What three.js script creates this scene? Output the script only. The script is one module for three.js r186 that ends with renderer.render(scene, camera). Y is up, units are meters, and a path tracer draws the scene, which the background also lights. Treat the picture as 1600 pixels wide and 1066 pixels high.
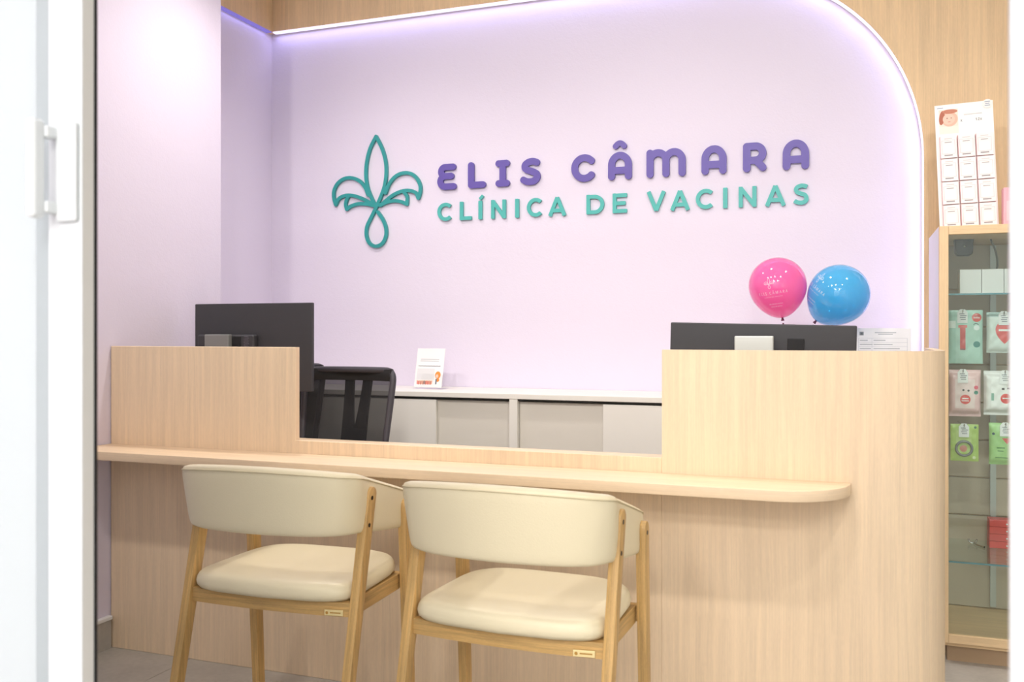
import * as THREE from 'three';
import { RoundedBoxGeometry } from 'three/addons/geometries/RoundedBoxGeometry.js';
import { RectAreaLightUniformsLib } from 'three/addons/lights/RectAreaLightUniformsLib.js';
import { mergeGeometries, mergeVertices, toCreasedNormals } from 'three/addons/utils/BufferGeometryUtils.js';

// ------------------------------------------------------------------ camera, light, exposure
RectAreaLightUniformsLib.init();
const scene = new THREE.Scene();
scene.background = new THREE.Color(0x000000);
const FPX = 1435;
const camera = new THREE.PerspectiveCamera(2 * Math.atan(533 / FPX) * 180 / Math.PI, 1600 / 1066, 0.05, 50);
camera.position.set(0, 1.15, 0);
camera.rotation.y = 20.25 * Math.PI / 180;
camera.setViewOffset(1600, 1066, 0, 14, 1600, 1066);
camera.focus = 3.35;
camera.userData.fStop = 5;
const renderer = new THREE.WebGLRenderer({ antialias: true });
renderer.toneMapping = THREE.LinearToneMapping;
renderer.toneMappingExposure = 0.68;
renderer.shadowMap.enabled = true;
const CEIL = 2.95;
const CORRIDOR_PANELS = [[-1.3, 1.4], [0.3, 1.4], [-1.3, 2.6], [0.3, 2.6]];       // ceiling panels of the corridor in front of the door
const CORRIDOR_POWER = 52;
const DOWNLIGHTS = [[-2.15, -1.15], [-1.35, -1.15], [-0.55, -1.15], [0.5, -1.15], [-2.0, -3.0], [-0.8, -3.0], [0.75, -2.75]];
const DOWNLIGHT_POWER = [8, 8.5, 8.5, 9, 7, 3.5, 6];
const LED_POWER = 9;
const LED_COLOR = new THREE.Color().setRGB(0.45, 0.42, 1.0);

// ------------------------------------------------------------------ helpers
function rng(seed) { let a = seed >>> 0; return () => { a = (a + 0x6D2B79F5) | 0; let t = Math.imul(a ^ (a >>> 15), 1 | a); t = (t + Math.imul(t ^ (t >>> 7), 61 | t)) ^ t; return ((t ^ (t >>> 14)) >>> 0) / 4294967296; }; }
const taken = {};
function numbered(n) { if (!(n in taken)) { taken[n] = 0; return n; } taken[n]++; return n + '_' + String(taken[n]).padStart(3, '0'); }
function tag(o, label, category, group, kind) {
  if (label) o.userData.label = label; if (category) o.userData.category = category;
  if (group) o.userData.group = group; if (kind) o.userData.kind = kind; return o;
}
function thing(name, label, category, pos = [0, 0, 0], turn = 0, group) {
  const o = new THREE.Group(); o.name = numbered(name); o.position.set(...pos); o.rotation.y = turn; scene.add(o);
  return tag(o, label, category, group);
}
function part(name, geo, mat, parent) { const m = new THREE.Mesh(geo, mat); m.name = parent === scene ? numbered(name) : name; m.castShadow = m.receiveShadow = true; parent.add(m); return m; }
function struct(name, geo, mat, label, category) { const m = part(name, geo, mat, scene); return tag(m, label, category, null, 'structure'); }
function structGroup(name, label, category) { const o = new THREE.Group(); o.name = name; scene.add(o); return tag(o, label, category, null, 'structure'); }
// uv in metres; grain runs along v
function metricUV(g, grain = 'y', off = [0, 0]) {
  const p = g.attributes.position, n = g.attributes.normal, uv = new Float32Array(p.count * 2);
  const ax = { x: 0, y: 1, z: 2 }, gi = ax[grain];
  for (let i = 0; i < p.count; i++) {
    const P = [p.getX(i), p.getY(i), p.getZ(i)], N = [Math.abs(n.getX(i)), Math.abs(n.getY(i)), Math.abs(n.getZ(i))];
    let d = N.indexOf(Math.max(...N)), v = gi, u = 3 - d - v;
    if (d === gi) { u = (gi + 1) % 3; v = (gi + 2) % 3; }
    uv[2 * i] = P[u] + off[0]; uv[2 * i + 1] = P[v] + off[1];
  }
  g.setAttribute('uv', new THREE.BufferAttribute(uv, 2)); return g;
}
function box(x0, x1, y0, y1, z0, z1, r = 0, grain) {
  const w = x1 - x0, h = y1 - y0, d = z1 - z0;
  const g = r > 0 ? new RoundedBoxGeometry(w, h, d, 2, Math.min(r, w / 2.01, h / 2.01, d / 2.01)) : new THREE.BoxGeometry(w, h, d);
  g.translate((x0 + x1) / 2, (y0 + y1) / 2, (z0 + z1) / 2);
  return metricUV(g, grain || 'y');
}
const cyl = (r0, r1, h, x, y, z, seg = 20) => new THREE.CylinderGeometry(r1, r0, h, seg).translate(x, y + h / 2, z);
const V3 = (x, y, z) => new THREE.Vector3(x, y, z);
const tube = (pts, r, seg = 24, rs = 8, closed = false) => new THREE.TubeGeometry(new THREE.CatmullRomCurve3(pts.map(p => V3(...p)), closed), seg, r, rs, closed);
const M = (o) => new THREE.MeshPhysicalMaterial(o);

// tileable value noise
function noiseTable(nx, ny, seed) { const r = rng(seed), t = new Float32Array(nx * ny); for (let i = 0; i < t.length; i++) t[i] = r(); return (u, v) => { const x = u * nx, y = v * ny, i = Math.floor(x), j = Math.floor(y), fx = x - i, fy = y - j, sx = fx * fx * (3 - 2 * fx), sy = fy * fy * (3 - 2 * fy), a = (p, q) => t[((q % ny) + ny) % ny * nx + ((p % nx) + nx) % nx]; return (a(i, j) * (1 - sx) + a(i + 1, j) * sx) * (1 - sy) + (a(i, j + 1) * (1 - sx) + a(i + 1, j + 1) * sx) * sy; }; }
function dataTex(w, h, fn, srgb, repeat = 1) {
  const d = new Uint8Array(w * h * 4);
  for (let j = 0; j < h; j++) for (let i = 0; i < w; i++) { const c = fn(i / w, j / h); for (let k = 0; k < 3; k++) d[(j * w + i) * 4 + k] = Math.max(0, Math.min(255, Math.round(c[k]))); d[(j * w + i) * 4 + 3] = 255; }
  const t = new THREE.DataTexture(d, w, h); t.wrapS = t.wrapT = THREE.RepeatWrapping; t.magFilter = THREE.LinearFilter; t.minFilter = THREE.LinearMipmapLinearFilter; t.generateMipmaps = true;
  if (srgb) t.colorSpace = THREE.SRGBColorSpace; t.repeat.set(repeat, repeat); t.needsUpdate = true; return t;
}
function woodTex(base, contrast, seed, repeat = 1) {
  const a = noiseTable(9, 2, seed), b = noiseTable(64, 3, seed + 1), c = noiseTable(300, 6, seed + 2), e = noiseTable(300, 60, seed + 3), w = noiseTable(4, 4, seed + 5);
  return dataTex(768, 512, (u, v) => {
    const uu = u + 0.006 * (w(u, v) - 0.5);
    const k = 1 + contrast * (0.55 * (a(uu, v) - 0.5) + 0.8 * (b(uu, v) - 0.5) + 0.7 * (c(uu, v) - 0.5) + 0.35 * (e(uu, v) - 0.5));
    const warm = (b(uu + 0.3, v) - 0.5) * contrast * 14;
    return [base[0] * k + warm, base[1] * k, base[2] * k - warm];
  }, true, repeat);
}
function canvasTex(w, h, draw) {
  const c = document.createElement('canvas'); c.width = w; c.height = h; draw(c.getContext('2d'), w, h);
  const t = new THREE.CanvasTexture(c); t.colorSpace = THREE.SRGBColorSpace; return t;
}

// ------------------------------------------------------------------ materials
const oakTex = woodTex([234, 209, 177], 0.055, 11, 1.3);
const oakPanelTex = woodTex([229, 198, 156], 0.07, 31, 1.2);
const legTex = woodTex([204, 166, 106], 0.16, 51, 3);
const plasterBump = (() => { const a = noiseTable(120, 120, 5), b = noiseTable(31, 31, 6); const t = dataTex(256, 256, (u, v) => { const k = 255 * (0.6 * a(u, v) + 0.4 * b(u, v)); return [k, k, k]; }, false, 2); return t; })();
const leatherBump = (() => { const a = noiseTable(90, 90, 8), b = noiseTable(200, 200, 9); return dataTex(256, 256, (u, v) => { const k = 255 * (0.5 * a(u, v) + 0.5 * b(u, v)); return [k, k, k]; }, false, 6); })();
const MAT = {
  lavender: M({ color: 0xe6deef, roughness: 0.75, bumpMap: plasterBump, bumpScale: 0.0004 }),
  white: M({ color: 0xf2f2f2, roughness: 0.7 }),
  ceiling: M({ color: 0xf5f5f4, roughness: 0.9 }),
  oak: M({ map: oakTex, roughness: 0.48 }),
  oakPanel: M({ map: oakPanelTex, roughness: 0.5 }),
  legWood: M({ map: legTex, roughness: 0.42 }),
  cream: M({ color: 0xefe4c4, roughness: 0.42, bumpMap: leatherBump, bumpScale: 0.0003, sheen: 0.15 }),
  creamSeam: M({ color: 0xd8cba9, roughness: 0.6 }),
  screw: M({ color: 0x2b241d, roughness: 0.35, metalness: 0.7 }),
  gold: M({ color: 0xf2dfa6, roughness: 0.3, metalness: 0.25 }),
  goldPrint: M({ color: 0xb98a3c, roughness: 0.5 }),
  grout: M({ color: 0xa9a49b, roughness: 0.9 }),
  aluWhite: M({ color: 0xd3d9dc, roughness: 0.35, clearcoat: 0.2 }),
  aluGrey: M({ color: 0xa0aaae, roughness: 0.4 }),
  edgeGrey: M({ color: 0xd4d5d2, roughness: 0.45 }),
  rubber: M({ color: 0x17181a, roughness: 0.7 }),
  frosted: M({ color: 0xd8e1e5, roughness: 0.95, transmission: 0.35, thickness: 0 }),
  glass: M({ color: 0xf6fbfa, roughness: 0.02, transmission: 1, thickness: 0, ior: 1.45 }),
  glassEdge: M({ color: 0x5f8f9a, roughness: 0.15 }),
  purple: M({ color: 0x6353a8, roughness: 0.42 }),
  teal: M({ color: 0x4fb5b0, roughness: 0.42 }),
  tealDark: M({ color: 0x2f9a9a, roughness: 0.42 }),
  black: M({ color: 0x26272a, roughness: 0.45 }),
  blackMatte: M({ color: 0x3a3a3e, roughness: 0.55 }),
  blackSoft: M({ color: 0x1b1b1e, roughness: 0.75 }),
  plasticGrey: M({ color: 0x6d6a72, roughness: 0.5 }),
  frameGrey: M({ color: 0x3d3b42, roughness: 0.5 }),
  silver: M({ color: 0xc9cdc9, roughness: 0.38, metalness: 0.25 }),
  silverDark: M({ color: 0x8b8d8b, roughness: 0.4, metalness: 0.3 }),
  chrome: M({ color: 0xc8c8c8, roughness: 0.15, metalness: 1 }),
  mesh: M({ color: 0x1a1a1d, roughness: 0.85, transparent: true, opacity: 0.86 }),
  credenza: M({ color: 0xece9e2, roughness: 0.5 }),
  credenzaDoor: M({ color: 0xdfdad0, roughness: 0.5 }),
  credenzaGap: M({ color: 0x3b3a38, roughness: 0.8 }),
  acrylic: M({ color: 0xffffff, roughness: 0.03, transmission: 1, thickness: 0 }),
  cabinetBack: M({ color: 0xc9bba7, roughness: 0.6 }),
  cabinetSide: M({ color: 0xeeeaf0, roughness: 0.55 }),
  toeKick: M({ color: 0xb89b7d, roughness: 0.6 }),
  boxWhite: M({ color: 0xf0efee, roughness: 0.6 }),
  redBox: M({ color: 0xe3544c, roughness: 0.5 }),
  pinkBox: M({ color: 0xf4b6c4, roughness: 0.5 }),
  knot: M({ color: 0x6a3350, roughness: 0.5 }),
  stick: M({ color: 0xeef0f0, roughness: 0.4 }),
  lampTrim: M({ color: 0xf4f4f4, roughness: 0.5 }),
};
const skirtTex = dataTex(256, 256, (() => { const a = noiseTable(14, 14, 71), b = noiseTable(90, 90, 72); return (u, v) => { const k = 1 + 0.07 * (a(u, v) - 0.5) + 0.05 * (b(u, v) - 0.5); return [186 * k, 181 * k, 173 * k]; }; })(), true, 1);
MAT.tile = M({ map: skirtTex, roughness: 0.42 });

// ------------------------------------------------------------------ the room
const XL = -2.538, XR_ = -2.79, XRIGHT = 1.9, ZB = -4.0, ZP = -3.95, ZFRONT = -0.9, ZC = 3.4;   // left wall, recess wall, right wall, back wall, wood panel face, door plane, corridor end
{
  const fl = structGroup('floor', 'greige porcelain tiled floor', 'floor');
  part('grout_bed', box(-3.0, XRIGHT + 0.1, -0.08, -0.004, ZB - 0.1, ZC + 0.1), MAT.grout, fl);
  const S = 0.8, gap = 0.002;
  for (let i = 0; i < 6; i++) for (let j = 0; j < 10; j++) {
    const x0 = -2.98 + i * S, z0 = -4.1 + j * S + 0.3, x1 = Math.min(x0 + S - gap, XRIGHT + 0.1), z1 = Math.min(z0 + S - gap, ZC + 0.1);
    const g = box(x0, x1, -0.02, 0, z0, z1); part('tile', g, MAT.tile, fl);
  }
  part('tile', box(-2.98, XRIGHT + 0.1, -0.02, 0, -4.1, -3.802), MAT.tile, fl);
}
struct('ceiling', box(-3.0, XRIGHT + 0.15, CEIL, CEIL + 0.1, ZB - 0.15, ZC + 0.15), MAT.ceiling, 'white plaster ceiling', 'ceiling');
struct('wall_back', box(-3.0, XRIGHT + 0.15, 0, CEIL, ZB - 0.12, ZB), MAT.lavender, 'pale lavender painted wall behind the sign', 'wall');
struct('wall_left', mergeGeometries([box(XL - 0.5, XL, 0, CEIL, -3.267, ZC), box(XR_ - 0.2, XR_, 0, CEIL, ZB, -3.267)]), MAT.lavender, 'pale lavender side wall with a set back end part', 'wall');
struct('wall_right', box(XRIGHT, XRIGHT + 0.12, 0, CEIL, ZB, ZC), MAT.white, 'white side wall beyond the display cabinet', 'wall');
struct('wall_corridor', box(-3.0, XRIGHT + 0.12, 0, CEIL, ZC, ZC + 0.12), MAT.white, 'white corridor wall opposite the door', 'wall');
struct('wall_front', mergeGeometries([box(XL, XRIGHT, 2.88, CEIL, ZFRONT - 0.09, ZFRONT), box(XL, -2.0, 0, 2.88, ZFRONT - 0.09, ZFRONT)]), MAT.white, 'white wall beside the glass shop front', 'wall');
for (const [n, x0, x1, y0, y1, l] of [['window_1', 0.1935, XRIGHT, 0, 2.3, 'clear glass shop front right of the entrance'], ['window_2', -2.0, XRIGHT, 2.3, 2.88, 'clear glass transom over the entrance']]) {
  const w = structGroup(n, l, 'window'), f = 0.04;
  part('window_frame', mergeGeometries([box(x0, x1, y0, y0 + f, ZFRONT - 0.07, ZFRONT - 0.02), box(x0, x1, y1 - f, y1, ZFRONT - 0.07, ZFRONT - 0.02), box(x0, x0 + f, y0 + f, y1 - f, ZFRONT - 0.07, ZFRONT - 0.02), box(x1 - f, x1, y0 + f, y1 - f, ZFRONT - 0.07, ZFRONT - 0.02)]), MAT.aluWhite, w);
  part('pane', box(x0 + f, x1 - f, y0 + f, y1 - f, ZFRONT - 0.05, ZFRONT - 0.044), MAT.glass, w);
}
// skirting on the left wall: grey tile with a white cap
{
  const b = structGroup('baseboard_left', 'grey tile skirting with a white cap along the lavender wall', 'baseboard');
  part('skirting_tile', box(XL, XL + 0.012, 0, 0.105, -2.632, ZFRONT - 0.1), MAT.tile, b);
  part('cap', box(XL, XL + 0.02, 0.105, 0.119, -2.632, ZFRONT - 0.1, 0.003), MAT.white, b);
}
// wood panel with arch cut out, and wood band over the recess wall
const AX = 0.27, AR = 0.832, AY = 2.675;         // arch right edge, corner radius, top edge
{
  const s = new THREE.Shape();
  s.moveTo(XR_ + 0.035, AY); s.lineTo(AX - AR, AY);
  s.absarc(AX - AR, AY - AR, AR, Math.PI / 2, 0, true);
  s.lineTo(AX, 0.0); s.lineTo(XRIGHT, 0); s.lineTo(XRIGHT, CEIL); s.lineTo(XR_ + 0.035, CEIL); s.closePath();
  const g = new THREE.ExtrudeGeometry(s, { depth: 0.04, bevelEnabled: true, bevelThickness: 0.0015, bevelSize: 0.0015, bevelOffset: -0.0015, curveSegments: 48 });
  g.translate(0, 0, ZP - 0.0415); metricUV(g, 'y');
  struct('trim_1', g, MAT.oakPanel, 'light oak wall panel with a large rounded arch cut out of it', 'wall panel');
  struct('trim_2', box(XR_, XR_ + 0.035, AY, CEIL, ZP - 0.04, -3.267, 0, 'y'), MAT.oakPanel, 'light oak band high on the recessed side wall', 'wall panel');
}
// LED strip along the arch edge
{
  const t = thing('led_strip', 'glowing violet white light strip along the edge of the wooden arch', 'light strip');
  const em = new THREE.MeshStandardMaterial({ color: 0xffffff, emissive: new THREE.Color().setRGB(0.76, 0.74, 1.0), emissiveIntensity: 1.5, roughness: 0.6 });
  const zc = ZP - 0.02, w = 0.028, th = 0.005, geos = [];
  const ribbon = (pts, inward) => {           // pts in wall plane, inward normal per point
    const pos = [], idx = [];
    pts.forEach((p, i) => { const n = inward[i]; for (const [k, zz] of [[0, -w / 2], [0, w / 2], [th, w / 2], [th, -w / 2]]) pos.push(p[0] + n[0] * k, p[1] + n[1] * k, zc + zz); });
    for (let i = 0; i + 1 < pts.length; i++) for (let k = 0; k < 4; k++) { const a = i * 4 + k, b = i * 4 + (k + 1) % 4, c = a + 4, d = b + 4; idx.push(a, b, d, a, d, c); }
    const g = new THREE.BufferGeometry(); g.setAttribute('position', new THREE.Float32BufferAttribute(pos, 3)); g.setIndex(idx); g.computeVertexNormals(); return g;
  };
  const pts = [], nn = [];
  pts.push([XR_ + 0.036, AY]); nn.push([0, -1]);
  for (let k = 0; k <= 40; k++) { const a = Math.PI / 2 * (1 - k / 40), c = Math.cos(a), s2 = Math.sin(a); pts.push([AX - AR + AR * c, AY - AR + AR * s2]); nn.push([-c, -s2]); }
  pts.push([AX, 0.93]); nn.push([-1, 0]);
  part('strip', ribbon(pts, nn), em, t);
  part('strip', box(XR_ + 0.004, XR_ + 0.032, AY - th, AY, ZP, -3.275), new THREE.MeshStandardMaterial({ color: 0x8f86c8, emissive: new THREE.Color().setRGB(0.3, 0.26, 0.95), emissiveIntensity: 0.5 }), t);
  const lamp = (len, x, y, z, tx, ty, tz, roll) => {
    const l = new THREE.RectAreaLight(LED_COLOR, LED_POWER, len, 0.024); l.position.set(x, y, z); l.lookAt(tx, ty, tz); l.name = 'strip_light'; t.add(l); return l;
  };
  // top run
  const L = AX - AR - (XR_ + 0.036); lamp(L, (XR_ + 0.036 + AX - AR) / 2, AY - 0.008, zc, (XR_ + 0.036 + AX - AR) / 2, 0, zc);
  const arcN = 7;
  for (let k = 0; k < arcN; k++) {
    const a = Math.PI / 2 * (k + 0.5) / arcN, r = AR - 0.009, c = Math.cos(a), s2 = Math.sin(a);
    const l = new THREE.RectAreaLight(LED_COLOR, LED_POWER, 0.024, AR * Math.PI / 2 / arcN * 0.97); 
    l.position.set(AX - AR + r * c, AY - AR + r * s2, zc);
    // local -Z towards the arch centre, local X along world z
    const zAx = V3(c, s2, 0), xAx = V3(0, 0, 1), yAx = new THREE.Vector3().crossVectors(zAx, xAx);
    l.quaternion.setFromRotationMatrix(new THREE.Matrix4().makeBasis(xAx, yAx, zAx)); l.name = 'strip_light'; t.add(l);
  }
  const vl = AY - AR - 0.93; const l2 = new THREE.RectAreaLight(LED_COLOR, LED_POWER, 0.024, vl); l2.position.set(AX - 0.008, 0.93 + vl / 2, zc); l2.rotation.y = Math.PI / 2; l2.name = 'strip_light'; t.add(l2);
  const l3 = new THREE.RectAreaLight(LED_COLOR, LED_POWER * 0.3, 0.024, 0.66); l3.position.set(XR_ + 0.018, AY - 0.008, -3.61); l3.rotation.x = -Math.PI / 2; l3.name = 'strip_light'; t.add(l3);
}
// ------------------------------------------------------------------ lamps
DOWNLIGHTS.forEach(([x, z], i) => {
  const words = ['inside the shop front, nearest the left wall', 'inside the shop front, above the door leaf', 'inside the shop front, above the open doorway', 'inside the shop front, nearest the right wall', 'over the left tall counter end', 'over the open counter part', 'over the display cabinet'];
  const t = thing('ceiling_downlight', 'round white recessed ceiling lamp ' + words[i], 'ceiling light', [x, CEIL, z], 0, 'ceiling downlights of the reception');
  part('trim_ring', new THREE.TorusGeometry(0.07, 0.009, 10, 36).rotateX(Math.PI / 2).translate(0, -0.004, 0), MAT.lampTrim, t);
  const d = part('diffuser', new THREE.CylinderGeometry(0.064, 0.064, 0.006, 32).translate(0, -0.003, 0), new THREE.MeshStandardMaterial({ color: 0xffffff, emissive: 0xfffaf2, emissiveIntensity: 14 }), t);
  d.castShadow = false;
  const l = new THREE.SpotLight(0xfff8f0, DOWNLIGHT_POWER[i], 0, 1.15, 0.9, 2); l.position.set(0, -0.03, 0); if (i < 4) { l.angle = 0.8; l.penumbra = 1; l.target.position.set(0.0, -1.35, -2.0); } else l.target.position.set(0, -2, 0); l.castShadow = true; l.shadow.radius = 3; l.name = 'lamp'; t.add(l, l.target);
});
CORRIDOR_PANELS.forEach(([x, z], i) => {
  const t = thing('ceiling_panel_light', 'square white corridor ceiling light panel ' + ['left, nearer the door', 'right, nearer the door', 'left, farther from the door', 'right, farther from the door'][i], 'ceiling light', [x, CEIL, z], 0, 'corridor ceiling panels');
  part('frame', box(-0.33, 0.33, -0.02, 0, -0.33, 0.33, 0.004), MAT.lampTrim, t);
  const d = part('diffuser', box(-0.3, 0.3, -0.024, -0.018, -0.3, 0.3), new THREE.MeshStandardMaterial({ color: 0xffffff, emissive: 0xffffff, emissiveIntensity: 6 }), t); d.castShadow = false;
  const l = new THREE.RectAreaLight(0xfffaf4, CORRIDOR_POWER, 0.6, 0.6); l.position.set(0, -0.03, 0); l.rotation.x = -Math.PI / 2; l.name = 'lamp'; t.add(l);
});

// ------------------------------------------------------------------ entrance door in the foreground
{
  const d = structGroup('door_1', 'white framed sliding glass door with frosted pane, pulled open', 'door');
  part('stile', box(-0.966, -0.911, 0, 2.28, ZFRONT - 0.002, ZFRONT, 0.0008), MAT.aluWhite, d);
  part('edge_profile', box(-0.966, -0.9112, 0, 2.28, ZFRONT - 0.0205, ZFRONT - 0.0022, 0.001), MAT.edgeGrey, d);
  part('seal', box(-0.93, -0.9098, 0, 2.28, ZFRONT - 0.0245, ZFRONT - 0.0207), MAT.rubber, d);
  part('glazing_bead', box(-1.002, -0.9665, 0, 2.28, ZFRONT - 0.034, ZFRONT - 0.012, 0.003), MAT.aluGrey, d);
  part('pane', box(-1.95, -1.0025, 0.03, 2.26, ZFRONT - 0.026, ZFRONT - 0.02), MAT.frosted, d);
  const h = part('pull_handle', new RoundedBoxGeometry(0.016, 0.125, 0.02, 3, 0.006).translate(-0.958, 1.355, ZFRONT + 0.028), MAT.aluWhite, d);
  part('handle_post', box(-0.963, -0.945, 1.395, 1.41, ZFRONT, ZFRONT + 0.022, 0.003), MAT.aluWhite, h);
  part('handle_post', box(-0.963, -0.945, 1.3, 1.315, ZFRONT, ZFRONT + 0.022, 0.003), MAT.aluWhite, h);
  part('lock_plate', box(-0.948, -0.915, 1.29, 1.415, ZFRONT, ZFRONT + 0.007, 0.003), MAT.aluWhite, d);
  const j = structGroup('trim_3', 'white painted door jamb at the right of the entrance', 'door frame');
  part('jamb', box(0.163, 0.1925, 0, 2.298, ZFRONT - 0.1, ZFRONT + 0.0015), MAT.aluWhite, j);
  part('cover_strip', box(0.1285, 0.1925, 0, 2.298, ZFRONT + 0.002, ZFRONT + 0.011, 0.0015), MAT.aluWhite, j);
}

// ------------------------------------------------------------------ reception counter
const ZF = -2.639;      // counter front face
{
  const t = thing('reception_counter', 'light oak reception counter with two tall ends and a low ledge between', 'counter');
  const T = 0.024, xA = XL + 0.003, xB = -1.747, xC = -0.512, xE = 0.245, R = 0.17;
  const fs = new THREE.Shape([[xA, 0], [xC - 0.0004, 0], [xC - 0.0004, 0.787], [xB, 0.787], [xB, 1.099], [xA, 1.099]].map(p => new THREE.Vector2(...p)));
  part('front_panel', metricUV(new THREE.ExtrudeGeometry(fs, { depth: T - 0.003, bevelEnabled: true, bevelThickness: 0.0015, bevelSize: 0.0015, bevelOffset: -0.0015, bevelSegments: 1 }).translate(0, 0, ZF - T + 0.0015), 'y'), MAT.oak, t);
  // right tall end: panel that bends round the corner
  const s = new THREE.Shape();
  s.moveTo(xC, -ZF); s.lineTo(xE - R, -ZF); s.absarc(xE - R, -ZF + R, R, -Math.PI / 2, 0, false); s.lineTo(xE, -ZF + 0.6); s.lineTo(xE - T, -ZF + 0.6); s.lineTo(xE - T, -ZF + R);
  s.absarc(xE - R, -ZF + R, R - T, 0, -Math.PI / 2, true); s.lineTo(xC, -ZF + T); s.closePath();
  let g = new THREE.ExtrudeGeometry(s, { depth: 1.099, bevelEnabled: false, curveSegments: 24 });
  // shape y is -world z: rotate so that extrusion is up
  g.rotateX(-Math.PI / 2); g = toCreasedNormals(g, 0.6);
  { // uv along the bend
    const p = g.attributes.position, uv = new Float32Array(p.count * 2);
    for (let i = 0; i < p.count; i++) { const x = p.getX(i), z = p.getZ(i); let a = x; if (z < ZF - 0.0005) { const dx = x - (xE - R), dz = -(z - (ZF - R)); a = z > ZF - R ? (xE - R) + R * Math.atan2(Math.max(dx, 0), Math.max(-dz, 1e-6)) : (xE - R) + R * Math.PI / 2 + (ZF - R - z); } uv[2 * i] = a; uv[2 * i + 1] = p.getY(i); }
    g.setAttribute('uv', new THREE.BufferAttribute(uv, 2));
  }
  part('tall_curved_panel', g, MAT.oak, t);
  // ledge with a rounded right end
  const ls = new THREE.Shape(), zf = 2.447, rr = 0.19, xe = 0.0;
  ls.moveTo(XL + 0.003, 2.6385); ls.lineTo(XL + 0.003, zf); ls.lineTo(xe - rr, zf); ls.absarc(xe - rr, zf + rr, rr, -Math.PI / 2, 0, false); ls.lineTo(xe, 2.6385); ls.closePath();
  let lg = new THREE.ExtrudeGeometry(ls, { depth: 0.026, bevelEnabled: true, bevelThickness: 0.002, bevelSize: 0.002, bevelOffset: -0.002, curveSegments: 24 });
  lg.rotateX(-Math.PI / 2).translate(0, 0.715, 0); lg = toCreasedNormals(lg, 0.6); metricUV(lg, 'x', [0.3, 0.1]);
  part('ledge', lg, MAT.oak, t);
  part('work_surface', box(xA, xE - R - 0.01, 0.712, 0.737, ZF - 0.44, ZF - T - 0.0005, 0.002, 'x'), MAT.oak, t);
  part('side_panel', box(xA, xA + T, 0, 0.7115, ZF - 0.43, ZF - T - 0.001), MAT.oak, t);
}

// ------------------------------------------------------------------ chairs in front
function capsuleProfile(pts) { const s = new THREE.Shape(); pts.forEach((p, i) => i ? s.lineTo(p[0], p[1]) : s.moveTo(p[0], p[1])); s.closePath(); return s; }
function legGeo(x, top, bot, dTop, dBot, w, roundTop) {   // side profile in (z, y), thickness along x
  const pts = []; const n = 10;
  pts.push([bot[0] - dBot / 2, bot[1]], [bot[0] + dBot / 2, bot[1]]);
  const r = dTop / 2;
  if (roundTop) for (let k = 0; k <= n; k++) { const a = Math.PI * k / n; pts.push([top[0] + r * Math.cos(a), top[1] - r + r * Math.sin(a)]); }
  else pts.push([top[0] + r, top[1]], [top[0] - r, top[1]]);
  const g = new THREE.ExtrudeGeometry(capsuleProfile(pts), { depth: w - 0.006, bevelEnabled: true, bevelThickness: 0.003, bevelSize: 0.003, bevelOffset: -0.003, bevelSegments: 2 });
  // local (x=z, y=y, z=thickness) -> world
  g.rotateY(-Math.PI / 2);                              // x->z , z->-x
  g.translate(x + w / 2 - 0.003, 0, 0); 
  return metricUV(toCreasedNormals(g, 0.7), 'y');
}
function loft(rings, closedRing = true, caps = true) {
  const n = rings[0].length, pos = [], idx = [];
  rings.forEach(r => r.forEach(p => pos.push(...p)));
  const m = closedRing ? n : n - 1;
  for (let i = 0; i + 1 < rings.length; i++) for (let k = 0; k < m; k++) { const a = i * n + k, b = i * n + (k + 1) % n, c = a + n, d = b + n; idx.push(a, b, d, a, d, c); }
  if (caps) for (const [ri, flip] of [[0, true], [rings.length - 1, false]]) { const base = pos.length / 3; const c = [0, 0, 0]; rings[ri].forEach(p => p.forEach((v, q) => c[q] += v / n)); pos.push(...c); for (let k = 0; k < n; k++) { const a = ri * n + k, b = ri * n + (k + 1) % n; flip ? idx.push(base, b, a) : idx.push(base, a, b); } }
  const g = new THREE.BufferGeometry(); g.setAttribute('position', new THREE.Float32BufferAttribute(pos, 3)); g.setIndex(idx); g.computeVertexNormals(); return g;
}
function fixWinding(g) { // make normals point outwards (by signed volume)
  const p = g.attributes.position, id = g.index.array; let vol = 0; const a = new THREE.Vector3(), b = new THREE.Vector3(), c = new THREE.Vector3();
  for (let i = 0; i < id.length; i += 3) { a.fromBufferAttribute(p, id[i]); b.fromBufferAttribute(p, id[i + 1]); c.fromBufferAttribute(p, id[i + 2]); vol += a.dot(b.clone().cross(c)); }
  if (vol < 0) { for (let i = 0; i < id.length; i += 3) { const t = id[i]; id[i] = id[i + 1]; id[i + 1] = t; } }
  g.computeVertexNormals(); return g;
}
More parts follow.
